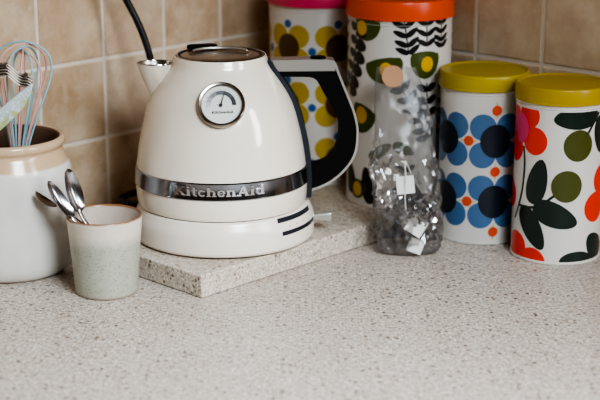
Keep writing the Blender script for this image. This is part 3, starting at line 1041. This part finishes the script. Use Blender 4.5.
M['string'] = mat('string_cotton', 'cfcac4', .8)
M['tea'] = mat('tea_pouch', '3a3238', .35)
def crease(p, sc):
    q = p*sc
    v = noise.noise(q); v2 = noise.noise(q*2.1 + Vector((3, 7, 1)))
    return (1-abs(v)*2)*.65 + (1-abs(v2)*2)*.35 - .5
def build_bag():
    org = Vector((.1265, 1.655, .0004))
    t = thing('cellophane_bag', 'crumpled clear cellophane bag of tea bags standing between the slab and the blue-flower tin', 'bag', org)
    bm = bmesh.new()
    # (z, centre x, centre y, half width x, half depth y, crumple)
    lv = [(.0, 0, 0, .028, .018, 0), (.002, 0, 0, .0335, .022, .3), (.010, 0, 0, .0375, .0250, 1), (.030, -.001, .001, .0385, .0270, 1), (.055, -.0015, .003, .0380, .0265, 1), (.078, -.003, .006, .0385, .0245, 1),
          (.098, -.006, .011, .0385, .0210, 1), (.114, -.007, .018, .0350, .0150, .9), (.130, -.006, .025, .0335, .0110, .6), (.150, -.006, .031, .0335, .0080, .35), (.170, -.009, .037, .0310, .0060, .25), (.190, -.012, .042, .0270, .0045, .2), (.210, -.014, .046, .0230, .0032, .2)]
    lv = spline(lv, 3)
    n = 46; rings = []
    rb = random.Random(21)
    for li, (z, cx, cy, hx, hy, am) in enumerate(lv):
        ring = []
        for k in range(n):
            a = 2*PI*(k + .5*(li % 2) + rb.uniform(-.3, .3)*(z > .004))/n
            c, s = math.cos(a), math.sin(a)
            e = .8
            p = Vector((cx + hx*math.copysign(abs(c)**e, c), cy + hy*math.copysign(abs(s)**e, s), z))
            nn = Vector((c, s, 0))
            p += nn*am*(crease(p + Vector((5, 2, 9)), 34)*.0062 + rb.uniform(-.0026, .0026))
            if z > .004: p.z += am*rb.uniform(-.0022, .0022)
            p.z = max(0, p.z)
            ring.append(bm.verts.new(p))
        rings.append(ring)
    for li, (a, b) in enumerate(zip(rings, rings[1:])):
        for k in range(n):
            k2 = (k+1) % n
            if li % 2:
                bm.faces.new((a[k], a[k2], b[k2])); bm.faces.new((a[k], b[k2], b[k]))
            else:
                bm.faces.new((a[k], a[k2], b[k])); bm.faces.new((a[k2], b[k2], b[k]))
    bm.faces.new(rings[0][::-1])
    for f in bm.faces:
        if f.calc_center_median().z > .112: f.material_index = 1
    obj('film', bm, [M['film'], M['film_top']], t, angle=18)
    # extra film scraps before the tea bags, added for highlights and dark
    bm = bmesh.new()
    for q in range(12):
        c0 = Vector((rb.uniform(-.022, .022), rb.uniform(-.0215, -.0190), rb.uniform(.015, .085)))
        Mr = Matrix.Translation(c0) @ Matrix.Rotation(rb.uniform(-.2, .2), 4, 'Z') @ Matrix.Rotation(rb.uniform(-.15, .15), 4, 'X') @ Matrix.Rotation(rb.uniform(-1.2, 1.2), 4, 'Y')
        g = [[bm.verts.new(Mr @ Vector(((u-3)*.0038 + rb.uniform(-.001, .001), rb.uniform(-.0022, .0022), (v-3)*.0038 + rb.uniform(-.001, .001)))) for v in range(7)] for u in range(7)]
        for u in range(6):
            for v in range(6):
                bm.faces.new((g[u][v], g[u+1][v], g[u+1][v+1])); bm.faces.new((g[u][v], g[u+1][v+1], g[u][v+1]))
    obj('glint_folds', bm, M['film_glint'], t, smooth=False)
    # round sticker near the top
    b2 = bmesh.new()
    c = Vector((-.0190, .0345, .2010))
    nr = Vector((-.05, -1, .18)).normalized(); ux = Vector((1, 0, 0)); ux = (ux-nr*ux.dot(nr)).normalized(); uz = nr.cross(ux)
    f1 = [b2.verts.new(c + ux*(.0126*math.cos(2*PI*k/40)) + uz*(.0126*math.sin(2*PI*k/40))) for k in range(40)]
    f2 = [b2.verts.new(v.co - nr*.0004) for v in f1]
    b2.faces.new(f1); b2.faces.new(f2[::-1])
    for k in range(40): b2.faces.new((f1[k], f2[k], f2[(k+1) % 40], f1[(k+1) % 40]))
    s = obj('seal_sticker', b2, M['sticker'], t, smooth=False); s['label'] = 'round peach sticker'
    # tea bags inside: pouch, string, tag
    def tea(label, c, rz, size, tagc, trot, ttilt, tsz, sfrom):
        w = thing('tea_bag', label, 'tea bag', org + Vector(c), 0, 'tea bags in the clear bag')
        C = Vector(c)
        b = bmesh.new()
        pts = [Vector((math.cos(R(rz+120*k))*size, math.sin(R(rz+120*k))*size*.7, -size*.55)) for k in range(3)] + [Vector((0, 0, size*.85))]
        v = [b.verts.new(p) for p in pts]
        for q in ((0, 2, 1), (0, 1, 3), (1, 2, 3), (2, 0, 3)): b.faces.new([v[i] for i in q])
        bmesh.ops.subdivide_edges(b, edges=b.edges[:], cuts=5, use_grid_fill=True)
        for q in b.verts:
            q.co += q.co.normalized()*(noise.noise(q.co*90+C*50)*.003)
        obj('pouch', b, M['tea'], w, smooth=True, angle=30)
        T = Vector(tagc) - C
        Mx = Matrix.Translation(T) @ Matrix.Rotation(R(ttilt[1]), 4, 'Z') @ Matrix.Rotation(R(ttilt[0]), 4, 'X') @ Matrix.Rotation(R(trot), 4, 'Y')
        b = bmesh.new(); add_box(b, -tsz/2, tsz/2, -.0003, .0003, -tsz/2, tsz/2, M=Mx)
        obj('tag', b, M['tag'], w, smooth=False)
        b = bmesh.new()
        p = [Vector(q) - C for q in sfrom]
        add_tube(b, spline([tuple(q) for q in p], 5), .0007, 6)
        obj('string', b, M['string'], w)
    tea('tea bag with the topmost square white tag in the clear bag', (.0060, .013, .064), 20, .018, (-.0060, -.0225, .0860), -6, (-8, 0), .0205,
        [(.004, -.002, .088), (-.0060, -.0150, .112), (-.0062, -.0232, .0970), (-.0062, -.0236, .072), (-.0050, -.0225, .056)])
    tea('tea bag with the tilted white tag in the middle of the clear bag', (-.0120, .009, .024), 75, .0175, (.0075, -.0235, .0375), 34, (-14, 6), .0210,
        [(-.010, -.006, .044), (-.012, -.017, .042), (-.004, -.0210, .040), (.004, -.0222, .036)])
    tea('tea bag with the lowest white tag near the worktop in the clear bag', (.0150, .006, .022), 140, .021, (.0070, -.0245, .0140), -72, (-24, -8), .0175,
        [(.016, -.005, .030), (.020, -.017, .026), (.014, -.0215, .020), (.008, -.0235, .014)])
build_bag()

# ------------------------------------------------------------------ light
def area(name, loc, target, sx, sy, energy, color, spread=180):
    l = bpy.data.lights.new(name, 'AREA'); l.shape = 'RECTANGLE'; l.size = sx; l.size_y = sy; l.energy = energy; l.color = color; l.spread = R(spread)
    o = bpy.data.objects.new(name, l); link(o); o.location = loc
    d = Vector(target) - Vector(loc)
    o.rotation_euler = d.to_track_quat('-Z', 'Y').to_euler()
    return o
C0 = Vector((CX, CY, 0))
wc = C0 + RD*1.75 + RN*.10 + Vector((0, 0, .75))
area('window_light', wc, wc + RN + LD*0 + RD*-.55 + Vector((0, 0, -.15)), 0.36, 0.75, 16, (.95, .96, 1.0))
area('fill_light', (.46, .32, .95), (-.03, 1.14, 0), .5, .45, 5.6, (.80, .91, 1.0), 60)  # unseen fill panel, added close and narrowed so light falls off towards the corner

w = bpy.data.worlds.new('room'); scene.world = w; w.use_nodes = True
nt = w.node_tree; bg = nt.nodes['Background']
tc = nt.nodes.new('ShaderNodeTexCoord'); sp = nt.nodes.new('ShaderNodeSeparateXYZ'); rp = nt.nodes.new('ShaderNodeValToRGB')
nt.links.new(tc.outputs['Generated'], sp.inputs[0]); nt.links.new(sp.outputs[2], rp.inputs[0])
e = rp.color_ramp.elements
e[0].position = 0.0; e[0].color = (.26, .18, .12, 1); e[1].position = 1.0; e[1].color = (.46, .36, .27, 1)
nt.links.new(rp.outputs[0], bg.inputs[0]); bg.inputs[1].default_value = .22

# ------------------------------------------------------------------ camera
cam = bpy.data.cameras.new('camera'); co = bpy.data.objects.new('camera', cam); link(co)
co.location = (0, 0, .5278); co.rotation_euler = (R(90-15.711), 0, 0)
cam.sensor_width = 36; cam.lens = 1480/600*36
cam.clip_start = .05
cam.dof.use_dof = True; cam.dof.focus_distance = 1.59; cam.dof.aperture_fstop = 4.5
scene.camera = co
scene.view_settings.view_transform = 'AgX'
scene.view_settings.look = 'AgX - High Contrast'
scene.view_settings.exposure = -0.12
